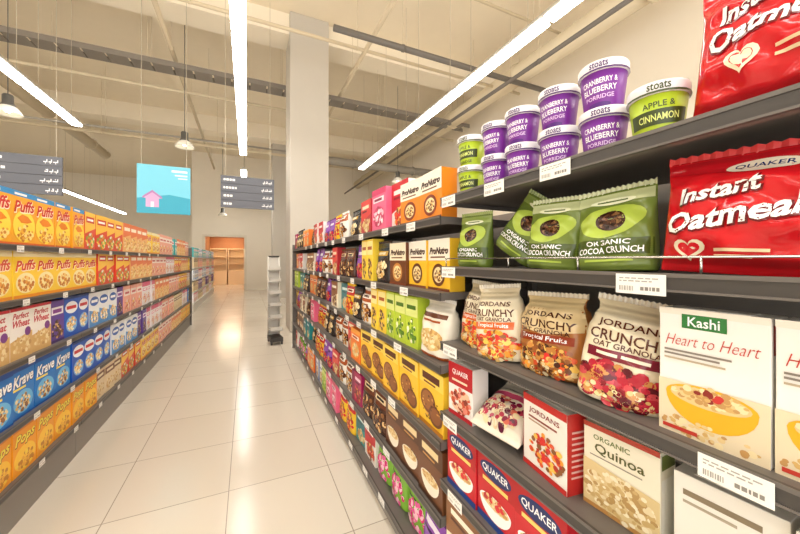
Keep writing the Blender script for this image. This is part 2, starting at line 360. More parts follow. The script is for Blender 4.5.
pouch('g_purple', 'purple granola pouch', .15, .07, .2, '#5E2A7A', logo('#8E4CB0','#F2E6F8','#3E1458',107,BERRY,2), 'standup', None, 'muesli_pouch', 'muesli pouch')
pouch('g_brown', 'dark brown chocolate muesli pouch', .16, .07, .205, '#4A2A1E', logo('#6A3A26','#EAD2A8','#2A140C',108,CH), 'standup', '#6A4632', 'muesli_pouch', 'muesli pouch')
carton('g_orange', 'orange wheat cereal box', .16, .07, .21, '#EE7A22', logo('#F6A43A','#FFF2DC','#A83A12',109,OAT,1))
carton('g_teal', 'teal oat biscuit box', .15, .07, .2, '#2A9A9A', logo('#1E7480','#E6F6F4','#0E444C',110,OAT,2))
carton('g_blue', 'white and blue flakes box', .16, .07, .21, '#E8EEF4', logo('#2456A8','#F8FAFF','#12326C',111,OAT,3))
pouch('g_flower', 'leaf green pouch with pink print', .15, .075, .205, '#7FB23C', logo('#5E9228','#F6E2EA','#2E5A14',112,['#E85A9A','#F9C3D2','#D42A70']), 'standup', None, 'muesli_pouch', 'muesli pouch')
carton('g_magenta', 'deep magenta granola box', .14, .07, .205, '#A81E5A', logo('#7E1244','#F8D8E4','#5A0A30',113,BERRY,3), 'muesli_box', 'muesli box')
carton('g_cream', 'cream and brown bran box', .16, .07, .21, '#EFE2C4', logo('#8A5A34','#F8F0DC','#5A2A14',114,CH,2))
carton('g_crimson', 'crimson crisp cereal box', .15, .07, .21, '#B41E28', logo('#D83A34','#FFE8C8','#6A0C12',115,OAT,2))
pouch('g_silver', 'white soft muesli bag with brown picture', .16, .08, .205, '#EDE7DC', logo('#A8542A','#FFF8EA','#5A2A14',116,NUTS), 'brick', '#FAF6EE', 'muesli_pouch', 'muesli pouch')

# left-hand shelves
carton('puffs', 'orange box with red lettering over yellow burst', .235, .07, .33, '#F9AE22',
  [('r',-.5,.9,.5,1,'#2E8FD0'),('r',-.4,.925,.1,.965,W_),('e',0,.36,.46,.3,'#FFE04A')]+ot('Puffs',0,.73,.86,.22,.06,'#FFF6DC','#D42A1E')+[('p',[(-.3,.5),(-.1,.58),(.14,.55),(.32,.46),(.1,.42),(-.14,.42)],'#F08A1C'),('s',0,.24,.36,.14,45,['#F0B23A','#FBE08A','#D88A22'],.014,201),('r',-.5,0,.5,.05,'#E0641A')])
carton('honey', 'yellow box with orange lettering and cream bowl', .235, .07, .29, '#FCD23A',
  [('r',-.5,.88,.5,1,'#F4E8BA')]+ot('Puffs',0,.7,.86,.22,.06,'#FFF6DC','#D8401E')+[('e',0,.32,.4,.22,'#FAEBB4'),('s',0,.3,.32,.15,50,['#E8A23A','#C87A22','#F6D27A'],.012,202),('r',-.5,0,.5,.07,'#F0961E')])
carton('wheat', 'white box with red lettering and wheat picture', .22, .07, .31, '#F4F0EA',
  [('t','~Perfect',-.02,.84,.74,.12,'#C22A3A'),('t','~Wheat',.0,.69,.78,.14,'#C22A3A'),('p',[(-.5,.0),(.5,0),(.5,.5),(-.5,.36)],'#D8B070'),('s',.0,.25,.4,.18,50,OAT,.013,203),('r',-.5,.94,.5,1,'#C22A3A'),('e',.28,.5,.14,.09,'#7A3A8A')])
carton('krisp', 'bright blue box with white lettering', .235, .07, .32, '#1678CC',
  [('r',-.5,.9,.5,1,'#0F4EA4')]+ot('Krave',0,.73,.88,.22,.08,'#0A2E6C',W_)+[('e',0,.3,.42,.22,'#6AB8E8'),('s',0,.28,.34,.16,60,['#F2DDA8','#8A5A34','#D9B060'],.012,204),('r',-.45,.55,.1,.59,'#FCE25A'),('r',-.5,0,.5,.04,'#0F4EA4')])
carton('deepblue', 'deep blue frosted cereal box', .205, .07, .315, '#1A58C0',
  [('e',0,.72,.44,.15,'#F3F6FC'),('r',-.34,.68,.34,.76,'#C82430'),('e',0,.3,.4,.2,'#7AB4EA'),('s',0,.3,.32,.15,50,['#F2DDA8','#E0A94A','#FFF4D8'],.012,205),('r',-.5,.93,.5,1,'#123A80')])
carton('pops', 'orange box with yellow lettering', .235, .07, .295, '#F7A21C',
  [('r',-.5,.9,.5,1,'#E07A10'),('e',0,.3,.46,.26,'#FFCB3A')]+ot('Pops',0,.7,.86,.27,.06,'#8E3A0C','#FFEC5A')+[('s',0,.24,.36,.16,50,['#FBD84A','#F0B23A','#C8801E'],.014,206)])
carton('redpat', 'red and yellow loops box', .235, .07, .31, '#E0482E',
  [('p',[(-.5,.42),(.5,.6),(.5,1),(-.5,1)],'#FBC848'),('r',-.38,.72,.38,.88,'#D42A1E'),('r',-.3,.77,.28,.83,W_),('s',0,.24,.42,.2,45,['#F9D84A','#F2F0E4','#E88A2A','#7AB23A'],.016,207)])
carton('pinkwhite', 'white and pink flakes box', .22, .07, .305, '#F2EAEC',
  [('r',-.5,.8,.5,1,'#DE5A82'),('r',-.36,.62,.36,.73,'#DE5A82'),('r',-.26,.65,.26,.71,W_),('s',0,.28,.4,.2,50,['#E8B27A','#D2607A','#F4D8B0'],.013,208)])
carton('violet', 'violet chocolate flakes box', .205, .07, .305, '#5E3A9A',
  [('r',-.42,.66,.42,.84,'#F4EEFA'),('r',-.32,.7,.3,.79,'#8A2A9A'),('s',0,.3,.4,.22,50,CH,.013,209),('r',-.5,0,.5,.06,'#3A2068')])
carton('whiteblue', 'white box with blue oval', .215, .07, .305, '#EDF1F5',
  [('e',0,.74,.42,.14,'#2C62B4'),('r',-.3,.7,.3,.78,W_),('p',[(-.5,0),(.5,0),(.5,.36),(-.5,.5)],'#5A9AD8'),('s',0,.26,.36,.18,45,['#F2DDA8','#E0A94A','#FFF4D8'],.013,210)])
carton('beige', 'beige bran box with brown stripe', .215, .07, .29, '#E6D0AA',
  [('r',-.5,.62,.5,.84,'#7A4A2A'),('r',-.34,.69,.34,.77,'#F4E6C8'),('s',0,.28,.4,.2,50,OAT,.013,211)])
carton('tealbox', 'teal and white crispy rice box', .22, .07, .295, '#3AB0B4',
  [('r',-.42,.62,.42,.82,W_),('r',-.32,.67,.3,.77,'#C8303A'),('s',0,.28,.4,.2,50,['#F2DDA8','#FFF4D8','#E6F6F4'],.013,212)])
carton('salmon', 'salmon pink fruit cereal box', .235, .07, .305, '#F2AC98',
  [('r',-.5,.62,.5,.86,'#FBEAE2'),('r',-.34,.69,.34,.77,'#C8505A'),('s',0,.28,.4,.2,50,['#FBE6DC','#D2605A','#F6C85A'],.014,213)])
carton('apricot', 'apricot orange honey hoops box', .235, .07, .31, '#F6BC78',
  [('p',[(-.5,.5),(.5,.62),(.5,1),(-.5,1)],'#E87A48'),('r',-.36,.74,.36,.86,'#FFF2DC'),('s',0,.28,.42,.22,50,['#FFE6B0','#D0803A','#F6D27A'],.015,214)])

# ------------------------------------------------------------------ placing packages
ORD = ['first','second','third','fourth','fifth','sixth','seventh','eighth','ninth','tenth','eleventh','twelfth','thirteenth','fourteenth','fifteenth','sixteenth','seventeenth','eighteenth','nineteenth','twentieth']+['twenty-'+x for x in ('first','second','third','fourth','fifth','sixth','seventh','eighth','ninth')]+['thirtieth']+['thirty-'+x for x in ('first','second','third','fourth','fifth','sixth','seventh','eighth','ninth')]
_count = {}
def place(key, label, loc, rot, group=None, far=False, sz=1, s=1):
    k = K[key]
    if far:
        o = bpy.data.objects.new(k.name, merged(k)); C.objects.link(o)
    else:
        o = bpy.data.objects.new(k.name, None); o.empty_display_size = .04; C.objects.link(o)
        for n, me in k.parts: inst(n, me, o)
    o.location = loc; o.rotation_euler = rot; o.scale = (s, s, s*sz)
    tag(o, label, k.cat, group)
    return o
XR, XL, LS, YB = .66, -1.08, .88, 1.06
RL = [1.63, 1.375, 1.095, .835, .58, .325, .07]          # nearest right bay
RF = [1.565, 1.275, 1.0, .71, .42, .13]                  # right bays farther on
RN = ['top', 'second', 'third', 'fourth', 'fifth', 'sixth', 'bottom']
FN = ['top', 'second', 'third', 'fourth', 'fifth', 'bottom']
LL = [1.479, 1.193, .872, .546, .25]
LN = ['top', 'second', 'third', 'fourth', 'bottom']
ZM = [1.3, 1.24, 1.16, 1.24, 1.24, 1.24]
def auto_label(k, lname, where):
    key = (k.desc, lname, where); n = _count.get(key, 0); _count[key] = n+1
    return f'{ORD[min(n, len(ORD)-1)]} {k.desc} from camera, {lname} shelf {where}', f'{k.desc}s on the {lname} shelf {where}'
def put_right(key, lvl, yc, back=0, rz=0, label=None, dz=0, tilt=(0, 0), group=None, sz=1):
    k = K[key]; far = yc > YB
    if label is None: label, group = auto_label(k, (FN if far else RN)[lvl], 'on the right')
    return place(key, label, (XR+.03+back+k.d/2, yc, (RF if far else RL)[lvl]+dz), (tilt[0], tilt[1], -PI/2+rz), group, yc > 2.3, sz)
def fill(side, lvl, y0, y1, seq, x=None, where=None, far_y=None):
    y = y0; i = 0; s = LS if side == 'l' else 1
    levels, names = {'r': (RF, FN), 'n': (RL, RN), 'l': (LL, LN)}[side]
    xf = x if x is not None else (XL if side == 'l' else XR)
    where = where or ('on the left' if side == 'l' else 'on the right')
    while True:
        key, n = seq[i % len(seq)]; i += 1; k = K[key]
        sz = rnd.uniform(1.0, ZM[lvl]) if (side == 'r' and key.startswith('g_')) else (1.06 if side == 'l' and lvl == 0 and key != 'puffs' and x is None else 1)
        if key in ('g_lime', 'g_lemon') and side == 'r': sz = ZM[lvl]
        bk = rnd.choice((0, 0, .012, .035)) if side == 'r' else 0
        for _ in range(n):
            if y+k.w*s > y1: return
            lab, grp = auto_label(k, names[lvl], where)
            j = rnd.uniform(0, .012)+bk; yc = y+k.w*s/2
            if side != 'l': loc = (xf+.012+j+k.d/2, yc, levels[lvl]); rz = -PI/2
            else: loc = (xf-.02-j-k.d*s/2, yc, levels[lvl]); rz = PI/2
            place(key, lab, loc, (0, 0, rz+rnd.uniform(-.05, .05)), grp, yc > (far_y or (4.6 if side == 'l' else 2.3)), sz, s)
            y += k.w*s+.005

# ---- right, nearest bay, top shelf
put_right('oatmeal_big', 0, .192, .012, .10, 'glossy red oatmeal bag on the top shelf, nearest the camera', 0, (-.08, .05))
TY = [.38, .492, .612, .738, .85]
put_right('apple', 0, TY[0], .0, .5, 'lime green tub beside the red oatmeal bag on the top shelf')
for i, y in enumerate(TY[1:]):
    w_ = ['nearest', 'second', 'third', 'farthest']
    put_right('purple', 0, y, .004, .45-.05*i, f'{w_[i]} purple porridge tub of the lower row, top shelf on the right', 0, (0, 0), 'purple porridge tubs on the top shelf')
    put_right('purple', 0, y+.004, .008, .4-.07*i, f'{w_[i]} purple porridge tub stacked on another, top shelf on the right', .1062, (0, 0), 'purple porridge tubs on the top shelf')
put_right('apple', 0, .985, .004, .3, 'lime green tub at the bottom of the far two-tub stack')
put_right('apple', 0, .985, .004, .25, 'lime green tub on top of the far two-tub stack', .1062)
# ---- second shelf
put_right('oatmeal', 1, .238, -.012, .07, 'glossy red oatmeal bag on the second shelf, above the white boxes', 0, (-.05, .05))
put_right('cocoa_pale', 1, .453, -.002, .14, 'nearest green cocoa pouch, standing beside the red oatmeal bag', 0, (-.1, -.06))
put_right('cocoa_pale', 1, .62, .004, .06, 'second green cocoa pouch from the camera, pale topped and upright', 0, (-.04, .05))
put_right('cocoa', 1, .778, .015, .2, 'green cocoa pouch slumped sideways against its pale topped neighbour', .04, (-.12, .6))
put_right('cocoa', 1, .945, .0, .14, 'farthest green cocoa pouch, left end of the row', 0, (-.03, .02))
# ---- third shelf
put_right('heart', 2, .132, 0, 0, 'white oatmeal box cut by the right edge of the photo')
put_right('heart', 2, .279, 0, 0, 'white oatmeal box with yellow bowl standing beside the granola bags')
put_right('berry', 2, .445, -.016, .36, 'cream granola bag with dark red cherries beside the white box', 0, (-.14, .14))
put_right('nutty', 2, .63, .012, .03, 'brown orange granola bag right beside the dark red cherry bag', 0, (-.07, -.04))
put_right('tropical', 2, .8, -.016, .28, 'cream granola bag with orange fruit picture, nearer of two', 0, (-.06, -.09))
put_right('tropical', 2, .952, .02, .04, 'cream granola bag with orange fruit picture, farther of two', 0, (-.08, .05))
# ---- fourth shelf
put_right('whitebox', 3, .12, .03, .0, 'white oat box in the bottom right corner')
put_right('whitebox', 3, .275, .04, .06, 'white oat box standing right beside the pale grain box')
put_right('quinoa', 3, .448, .035, .05, 'pale grain box on the fourth shelf beneath the granola bags')
put_right('redgranola', 3, .618, .01, -.12, 'white fronted box with red sides between grain box and lying bag')
put_right('darkberry', 3, .80, -.05, .12, 'pale bag with mixed berries lying flat on the fourth shelf', .03, (-1.1, 0))
put_right('peachq', 3, .98, 0, .05, 'red and white oats box with pink fruit, left of the lying bag')
fill('n', 4, .535, 1.055, [('oatsq',3)])
fill('n', 5, .62, 1.055, [('g_cream',2),('g_brown',2)])
# ---- right, bays farther on
F0 = 1.075
fill('r', 0, F0, 5.45, [('pronutro_tall',2),('g_red',1),('g_pink',1),('g_crimson',1),('g_black',2),('g_silver',1),('g_yellow',1),('g_purple',2),('g_red',2),('g_brown',2),('g_orange',2),('g_black',3),('g_magenta',3)])
fill('r', 1, F0, 5.45, [('pronutro',2),('pronutro_brown',1),('g_black',1),('g_lemon',2),('g_purple',1),('g_brown',2),('g_crimson',1),('g_silver',2),('g_purple',2),('g_cream',2),('g_black',2),('g_red',2),('g_orange',2)])
put_right('creambag', 2, 1.185, -.01, .12, 'large cream oat bag left of the two fruit granola bags', 0, (-.05, .03))
fill('r', 2, 1.295, 5.45, [('g_lime',3),('g_lemon',2),('g_silver',1),('g_black',1),('g_yellow',1),('g_teal',1),('g_cream',1),('g_purple',2),('g_brown',2),('g_orange',2),('g_black',2),('g_teal',2)])
fill('r', 3, F0, 5.45, [('goldoat',5),('g_orange',1),('g_crimson',1),('g_silver',2),('g_black',2),('g_yellow',2),('g_pink',1),('g_brown',2),('g_cream',2),('g_purple',2)])
fill('r', 4, F0, 5.45, [('brownoat',3),('g_brown',2),('g_magenta',1),('g_silver',2),('g_crimson',1),('g_purple',2),('g_yellow',2),('g_black',2),('g_teal',2)])
fill('r', 5, F0, 5.45, [('g_purple',1),('g_flower',3),('g_red',1),('g_teal',1),('g_yellow',2),('g_pink',2),('g_lime',2),('g_blue',2),('g_orange',2)])
# ---- left shelves
Y0, Y1 = 1.98, 8.3
fill('l', 0, Y0, Y1, [('puffs',6),('redpat',4),('apricot',4),('honey',3),('salmon',4),('tealbox',2),('apricot',4),('salmon',4),('pinkwhite',4)])
fill('l', 1, Y0, Y1, [('honey',7),('redpat',4),('apricot',4),('salmon',4),('pinkwhite',3),('redpat',3),('apricot',4)])
fill('l', 2, Y0, Y1, [('wheat',4),('violet',1),('deepblue',2),('whiteblue',3),('violet',1),('salmon',3),('pinkwhite',3),('apricot',4),('salmon',4),('redpat',4)])
fill('l', 3, Y0, Y1, [('krisp',5),('deepblue',4),('whiteblue',4),('violet',2),('pinkwhite',4),('salmon',4),('beige',4),('pinkwhite',3)])
fill('l', 4, Y0, Y1, [('pops',7),('beige',3),('redpat',3),('honey',4),('salmon',4),('apricot',4)])
# ---- far left run
XF = -1.27
for lv, sq in enumerate([[('tealbox',5),('whiteblue',5)],[('beige',5),('salmon',5)],[('whiteblue',5),('pinkwhite',5)],[('beige',5),('violet',5)],[('pinkwhite',5),('beige',5)]]):
    fill('l', lv, 10.3, 16.2, sq, XF, 'in the far aisle', 1)

# ------------------------------------------------------------------ shelving
GD = M('#6A645F', .45); GR = M('#45413E', .4); GB = M('#8A847D', .5); GWH = M('#D8D4CC', .45)
def shelving(x, y0, y1, levels, side, label, top, depth=.46, gd=GD, gr=GR, gb=GB, end=False):
    s = 1 if side == 'r' else -1
    t = thing('shelving_unit', label, 'shelf unit', (x, (y0+y1)/2, 0), 0, 'supermarket shelving units')
    L = (y1-y0)/2-.002
    def bx(b, xa, xb, ya, yb, za, zb, m, bv=0):
        xa, xb = sorted((xa*s, xb*s)); b.box(xa, ya, za, xb, yb, zb, m, bv)
    b = B(); bx(b, depth, depth+.02, -L, L, .02, top, gb); b.build('back_panel', t)
    for e in (-1, 1):
        b = B(); ya, yb = sorted((e*L, e*(L-.03))); bx(b, depth-.03, depth+.03, ya, yb, 0, top+.01, gd, .002); b.build('upright', t)
    b = B(); bx(b, .03, .05, -L, L, 0, levels[-1]-.03, gb); b.build('kick_plate', t)
    if end:
        b = B(); bx(b, -.004, depth+.02, L-.03, L-.002, 0, top+.02, gd, .002); b.build('end_panel', t)
    for z in levels:
        b = B(); Le = L-.032 if end else L
        bx(b, .004, depth-.031, -L, Le, z-.012, z, gd); bx(b, .004, .02, -L, Le, z-.03, z-.012, gd)
        for ya, yb in ((-L, -L+.004), (Le-.004, Le)): bx(b, .02, depth-.031, ya, yb, z-.028, z-.012, gd)
        sh = b.build('shelf', t)
        b = B(); bx(b, -.003, .004, -L, Le, z-.03, z+.002, gr, .001); bx(b, -.005, -.003, -L, Le, z-.005, z+.002, gd); bx(b, -.005, -.003, -L, Le, z-.03, z-.026, gd)
        b.build('price_rail', sh)
    return t
shelving(XR, -.5, YB, RL, 'r', 'dark grey shelf bay nearest the camera on the right, holding porridge tubs', 1.68)
NB = 4; ys = [YB+(5.5-YB)*i/NB for i in range(NB+1)]
for i in range(NB): shelving(XR, ys[i], ys[i+1], RF, 'r', f'{ORD[i+1]} dark grey shelf bay from the camera on the right', 1.62, end=i == NB-1)
ys = [1.8+1.31*i for i in range(6)]
for i in range(5): shelving(XL, ys[i], ys[i+1], LL, 'l', f'{ORD[i]} dark grey shelf bay from the camera on the left', 1.64, .44, end=i == 4)
for i in range(4): shelving(XF, 10.25+1.5*i, 11.75+1.5*i, LL, 'l', f'{ORD[i]} white shelf bay of the far aisle', 1.85, gd=GWH, gr=M('#B8B4AC'), gb=GWH)

# wire guard along the second shelf
b = B(); ch = M('#C8C6C2', .2, 1)
b.tube((0,-.35,.03), (0,.64,.03), .0022, ch)
for y in (-.345, -.12, .1, .315, .635): b.tube((0,y,0), (0,y,.03), .002, ch)
g = b.build('wire_guard', None, (XR+.008, .4, RL[1])); tag(g, 'thin chrome wire guard along the second shelf front', 'shelf guard')

# price labels
PW = M('#F4F2EC', .35)
lm = {}
def price(side, lvl, y, w=.085, h=.037, label=None):
    if (w, h) not in lm:
        b = B(); b.box(-w/2, -.0012, 0, w/2, 0, h, PW, .0004, 1)
        f = B(); f.flat = True; g1, g2 = '#A8A49E', '#8A8680'
        ops = []
        rr = random.Random(5)
        for v, e in ((.76,.36),(.62,.2)):
            u = -.42
            while u < e:
                q = rr.uniform(.05, .12); ops.append(('r',u,v,u+q,v+.06,g1)); u += q+.03
        u = .02
        for q in (.07,.07,.03,.06,.06): ops.append(('r',u,.2,u+q,.38,g2)); u += q+.02
        for k in range(9): ops.append(('r',-.42+.035*k,.16,-.42+.035*k+(.016 if k % 3 else .024),.4,g1))
        print_on(f, ops, w, h, lambda u, v, o: (u, -.0012-o, v), None, .4, .0003, .00001)
        lm[(w, h)] = (b.mesh('card'), f.mesh('printing'))
    lv, nm = (LL, LN) if side == 'l' else ((RF, FN) if y > YB else (RL, RN))
    where = 'on the right' if side == 'r' else 'on the left'
    if label is None:
        key = ('price', side, nm[lvl]); n = _count.get(key, 0); _count[key] = n+1
        label = f'{ORD[n]} white price label from camera, {nm[lvl]} shelf rail {where}'
    t = thing('price_label', label, 'price label', ((XR-.0055) if side == 'r' else XL+.0055, y, lv[lvl]-.038), -PI/2 if side == 'r' else PI/2, 'price labels on the shelf rails')
    for n, me in zip(('card', 'printing'), lm[(w, h)]): inst(n, me, t)
for lvl, yy in enumerate([[.55,.76,1.0],[.365,1.0],[.236,.99],[.99],[.96]]):
    for y in yy: price('r', lvl, y)
for lvl in range(6):
    y = 1.3+.07*lvl
    while y < 4.4: price('r', lvl, y); y += rnd.uniform(.26, .42)
for lvl in range(5):
    for j in range(8): price('l', lvl, 2.4+.42*j+.05*lvl, .06, .034)

# ------------------------------------------------------------------ room shell
H = 6.2
WALL = M('#F1E8D8', .85, noise=.02); CEIL = M('#EDE0C8', .9, noise=.03); BEAM = M('#F0E5D0', .9, noise=.02)
def floor_mat():
    m = bpy.data.materials.new('glossy_floor_tiles'); m.use_nodes = True; nt = m.node_tree; p = nt.nodes['Principled BSDF']
    tc = nt.nodes.new('ShaderNodeTexCoord'); mp = nt.nodes.new('ShaderNodeMapping'); mp.inputs['Location'].default_value = (.1, .15, 0)
    br = nt.nodes.new('ShaderNodeTexBrick'); br.offset = 0; br.squash = 1
    br.inputs['Color1'].default_value = rgb('#E6DED0'); br.inputs['Color2'].default_value = rgb('#E1D8C9'); br.inputs['Mortar'].default_value = rgb('#A99D8D')
    br.inputs['Scale'].default_value = 1; br.inputs['Mortar Size'].default_value = .0028; br.inputs['Brick Width'].default_value = .6; br.inputs['Row Height'].default_value = .6
    nt.links.new(tc.outputs['Object'], mp.inputs['Vector']); nt.links.new(mp.outputs['Vector'], br.inputs['Vector']); nt.links.new(br.outputs['Color'], p.inputs['Base Color'])
    n = nt.nodes.new('ShaderNodeTexNoise'); n.inputs['Scale'].default_value = 2.5; r = nt.nodes.new('ShaderNodeMapRange'); r.inputs['To Min'].default_value = .14; r.inputs['To Max'].default_value = .22
    nt.links.new(tc.outputs['Object'], n.inputs['Vector']); nt.links.new(n.outputs['Fac'], r.inputs['Value']); nt.links.new(r.outputs['Result'], p.inputs['Roughness'])
    p.inputs['IOR'].default_value = 1.6
    return m
b = B(); b.box(-11, -5, -.1, 6, 24, 0, floor_mat()); struct('floor', b)
b = B(); b.box(-11.2, -5, H, 6.2, 24.2, H+.2, CEIL); struct('ceiling', b)
b = B(); b.box(-11.2, -5, 0, -11, 24.2, H, WALL); struct('wall_left', b)
b = B(); b.box(6, -5, 0, 6.2, 17.2, H, WALL); struct('wall_right', b)
b = B(); b.box(-2.2, 17, 0, -1.7, 17.2, H, WALL); b.box(-.12, 17, 0, 6, 17.2, H, WALL); b.box(-1.7, 17, 2.45, -.12, 17.2, H, WALL); struct('wall_back', b)
b = B(); b.box(-2.2, 17.2, 0, -2.0, 24, H, WALL); struct('wall_return', b)
b = B(); b.box(-11, 24, 0, -2.0, 24.2, H, WALL); struct('wall_rear', b)
b = B(); OR = M('#C08A60', .6, noise=.1); RD = M('#A06A46', .6); FILL_EM = M('#FFE6C6', .5, 0, 22)
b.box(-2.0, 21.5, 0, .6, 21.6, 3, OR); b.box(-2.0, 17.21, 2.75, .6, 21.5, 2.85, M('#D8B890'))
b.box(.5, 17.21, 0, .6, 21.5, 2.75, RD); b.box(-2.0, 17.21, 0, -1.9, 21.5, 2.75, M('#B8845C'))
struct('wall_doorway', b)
for y, n in ((18.6, 'just inside the far doorway'), (20.4, 'deep inside the far doorway')):
    b = B(); b.box(-1.3, y-.2, 2.7, -.3, y+.2, 2.74, FILL_EM, .005); o = b.build('doorway_fill_panel'); tag(o, 'added warm fill panel '+n, 'fill panel')  # glowing panel hidden above the lintel, added to brighten the doorway room
CB = M('#EBD6B2', .5)
for x, n in ((-.55, 'right'), (-1.45, 'left')):
    t = thing('cabinet', f'pale lit cabinet with shelves inside the far doorway, {n} one', 'cabinet', (x, 21.2, 0))
    b = B(); b.box(-.42,-.2,0,.42,.2,.8,CB,.01); b.build('base', t)
    b = B(); b.box(-.42,-.2,.8,-.38,.2,2.0,CB); b.box(.38,-.2,.8,.42,.2,2.0,CB); b.box(-.42,.16,.8,.42,.2,2.0,CB); b.box(-.42,-.2,2.0,.42,.2,2.05,CB); b.build('frame', t)
    for z in (1.15, 1.55): b = B(); b.box(-.38,-.18,z,.38,.16,z+.03,CB); b.build('shelf', t)
b = B(); tm = M('#E6DCC8', .5)
b.box(-1.8, 16.94, 0, -1.7, 17.0, 2.55, tm); b.box(-.12, 16.94, 0, -.02, 17, 2.55, tm); b.box(-1.7, 16.94, 2.45, -.12, 17, 2.55, tm); struct('door_1', b)
COL = M('#BFB8AD', .7, noise=.03)
b = B(); b.box(.75, 6.65, 0, 1.5, 7.4, H, COL, .02); struct('wall_column', b)
b = B(); b.box(.85, 13, 0, 1.45, 13.6, H, COL, .02); struct('wall_far_column', b)
for i, (y, w, z) in enumerate([(6.75,.55,5.8),(12.6,.5,5.7)]):
    b = B(); b.box(-11, y, z, 6, y+w, H, BEAM); struct(f'trim_{i+1}', b)

# ------------------------------------------------------------------ ceiling services
PD = M('#857E76', .5, .3); PBG = M('#D1C2A6', .6); PGY = M('#A8A298', .5, .2); PDK = M('#6E6862', .5, .2)
def tray(name, label, p, axis, l, w=.3):
    t = thing(name, label, 'cable tray', p)
    def bx(b, a0, a1, c0, c1, z0, z1):
        if axis == 'x': b.box(a0, c0, z0, a1, c1, z1, PD)
        else: b.box(c0, a0, z0, c1, a1, z1, PD)
        return b
    bx(B(), 0, l, 0, .012, 0, .1).build('side_rail', t); bx(B(), 0, l, w-.012, w, 0, .1).build('side_rail', t)
    me = bx(B(), 0, .31, .012, w-.012, 0, .01).mesh('rung')
    for k in range(int(l/.34)): inst('rung', me, t, (k*.34+.05, 0, 0) if axis == 'x' else (0, k*.34+.05, 0))
    me = B().tube((0,0,.05), (0,0,H-p[2]), .005, PBG, 6).mesh('hanger_rod')
    k = .6
    while k < l:
        for c in (.02, w-.02): inst('hanger_rod', me, t, (k, c, 0) if axis == 'x' else (c, k, 0))
        k += 2.4
    return t
tray('cable_tray', 'grey cable tray crossing the ceiling behind the column', (-9.5, 7.62, 5.13), 'x', 15.2, .34)
tray('cable_tray', 'grey cable tray running lengthwise at the upper left', (-2.5, 1.0, 4.85), 'y', 4.8, .22)
def pipe(label, a, c, r, m):
    t = thing('ceiling_pipe', label, 'pipe', a)
    a, c = Vector(a), Vector(c); d = c-a
    B().tube((0,0,0), d, r, m, 14).build('pipe', t)
    n = max(2, int(d.length/2.5))
    for k in range(n):
        b = B(); q = d*((k+.5)/n); e = d.normalized()*.02
        b.tube(q-e, q+e, r*1.2, m, 12); b.tube(q+Vector((0,0,r)), (q.x, q.y, H-a.z), .005, PBG, 6)
        b.build('hanger', t)
pipe('thin beige sprinkler pipe crossing the ceiling beyond the column', (-10,8.6,5.1), (5.8,8.6,5.1), .035, PBG)
pipe('beige conduit crossing the ceiling in front of the column', (-10,5.85,5.3), (5.8,5.85,5.3), .03, PBG)
pipe('beige pipe running lengthwise above the right strip lights', (2.0,0,5.3), (2.0,16,5.3), .04, PBG)
pipe('dark grey conduit running lengthwise near the right wall', (4.4,0,4.7), (4.4,16,4.7), .035, PDK)
pipe('beige pipe running lengthwise above the left shelves', (-1.3,1,5.4), (-1.3,16.5,5.4), .04, PBG)
pipe('beige pipe crossing the far ceiling near the doorway', (-10,11,4.7), (5.8,11,4.7), .04, PBG)
pipe('fat grey duct crossing the ceiling right of the column', (1.9,9.6,4.3), (5.9,9.6,4.3), .12, M('#9A948A', .5, .2))
pipe('dark grey pipe crossing the ceiling at upper centre right', (1.2,5.0,4.95), (5.9,5.0,4.95), .05, PDK)
pipe('round beige duct running lengthwise along the left hall', (-5.0,3,5.5), (-5.0,16.5,5.5), .16, PBG)
pipe('fat beige duct running lengthwise above the right wall', (5.2,1.5,5.3), (5.2,16.5,5.3), .2, M('#D8CAAE', .6))
pipe('slim beige conduit crossing the ceiling above the front lights', (-10,4.2,5.5), (5.8,4.2,5.5), .025, PBG)
pipe('slim grey conduit crossing the far left ceiling', (-10,9.9,4.5), (1.2,9.9,4.5), .025, PGY)

# ------------------------------------------------------------------ strip lights
EM = M('#FFFBF4', .5, 0, 20.5); HM = M('#C4BFB6', .5, .2); WM = M('#B8AE9A', .5)
ub = B(); ub.box(-.055, -.745, .035, .055, .745, .075, HM, .004); ub.box(-.03,-.745,.075,.03,.745,.11,HM); ub = ub.mesh('housing')
ud = B(); ud.box(-.07, -.728, 0, .07, .728, .035, EM, .012); ud = ud.mesh('diffuser')
uw = B().tube((0, 0, .11), (0, 0, H-3.8), .003, WM, 6).mesh('suspension_wire')
def strip_row(x, y0, n, name):
    for k in range(n):
        y = y0+1.5*k
        lab = f'{ORD[k]} white ceiling strip light from camera, {name}'
        t = thing('strip_light', lab, 'strip light', (x, y, 3.8), 0, f'strip lights, {name}')
        inst('housing', ub, t); inst('diffuser', ud, t)
        for e in (-.5, .5): inst('suspension_wire', uw, t, (0, e, 0))
strip_row(-.08, 0.15, 6, 'middle row over the aisle')
strip_row(-.08, 10.6, 4, 'far row behind the dark sign')
strip_row(2.75, .15, 6, 'right row beyond the tubs')
strip_row(-2.76, -.42, 6, 'left row above the cereal boxes')
strip_row(-5.8, 15.0, 5, 'distant left row')
strip_row(-5.8, 2.0, 4, 'outer left row')

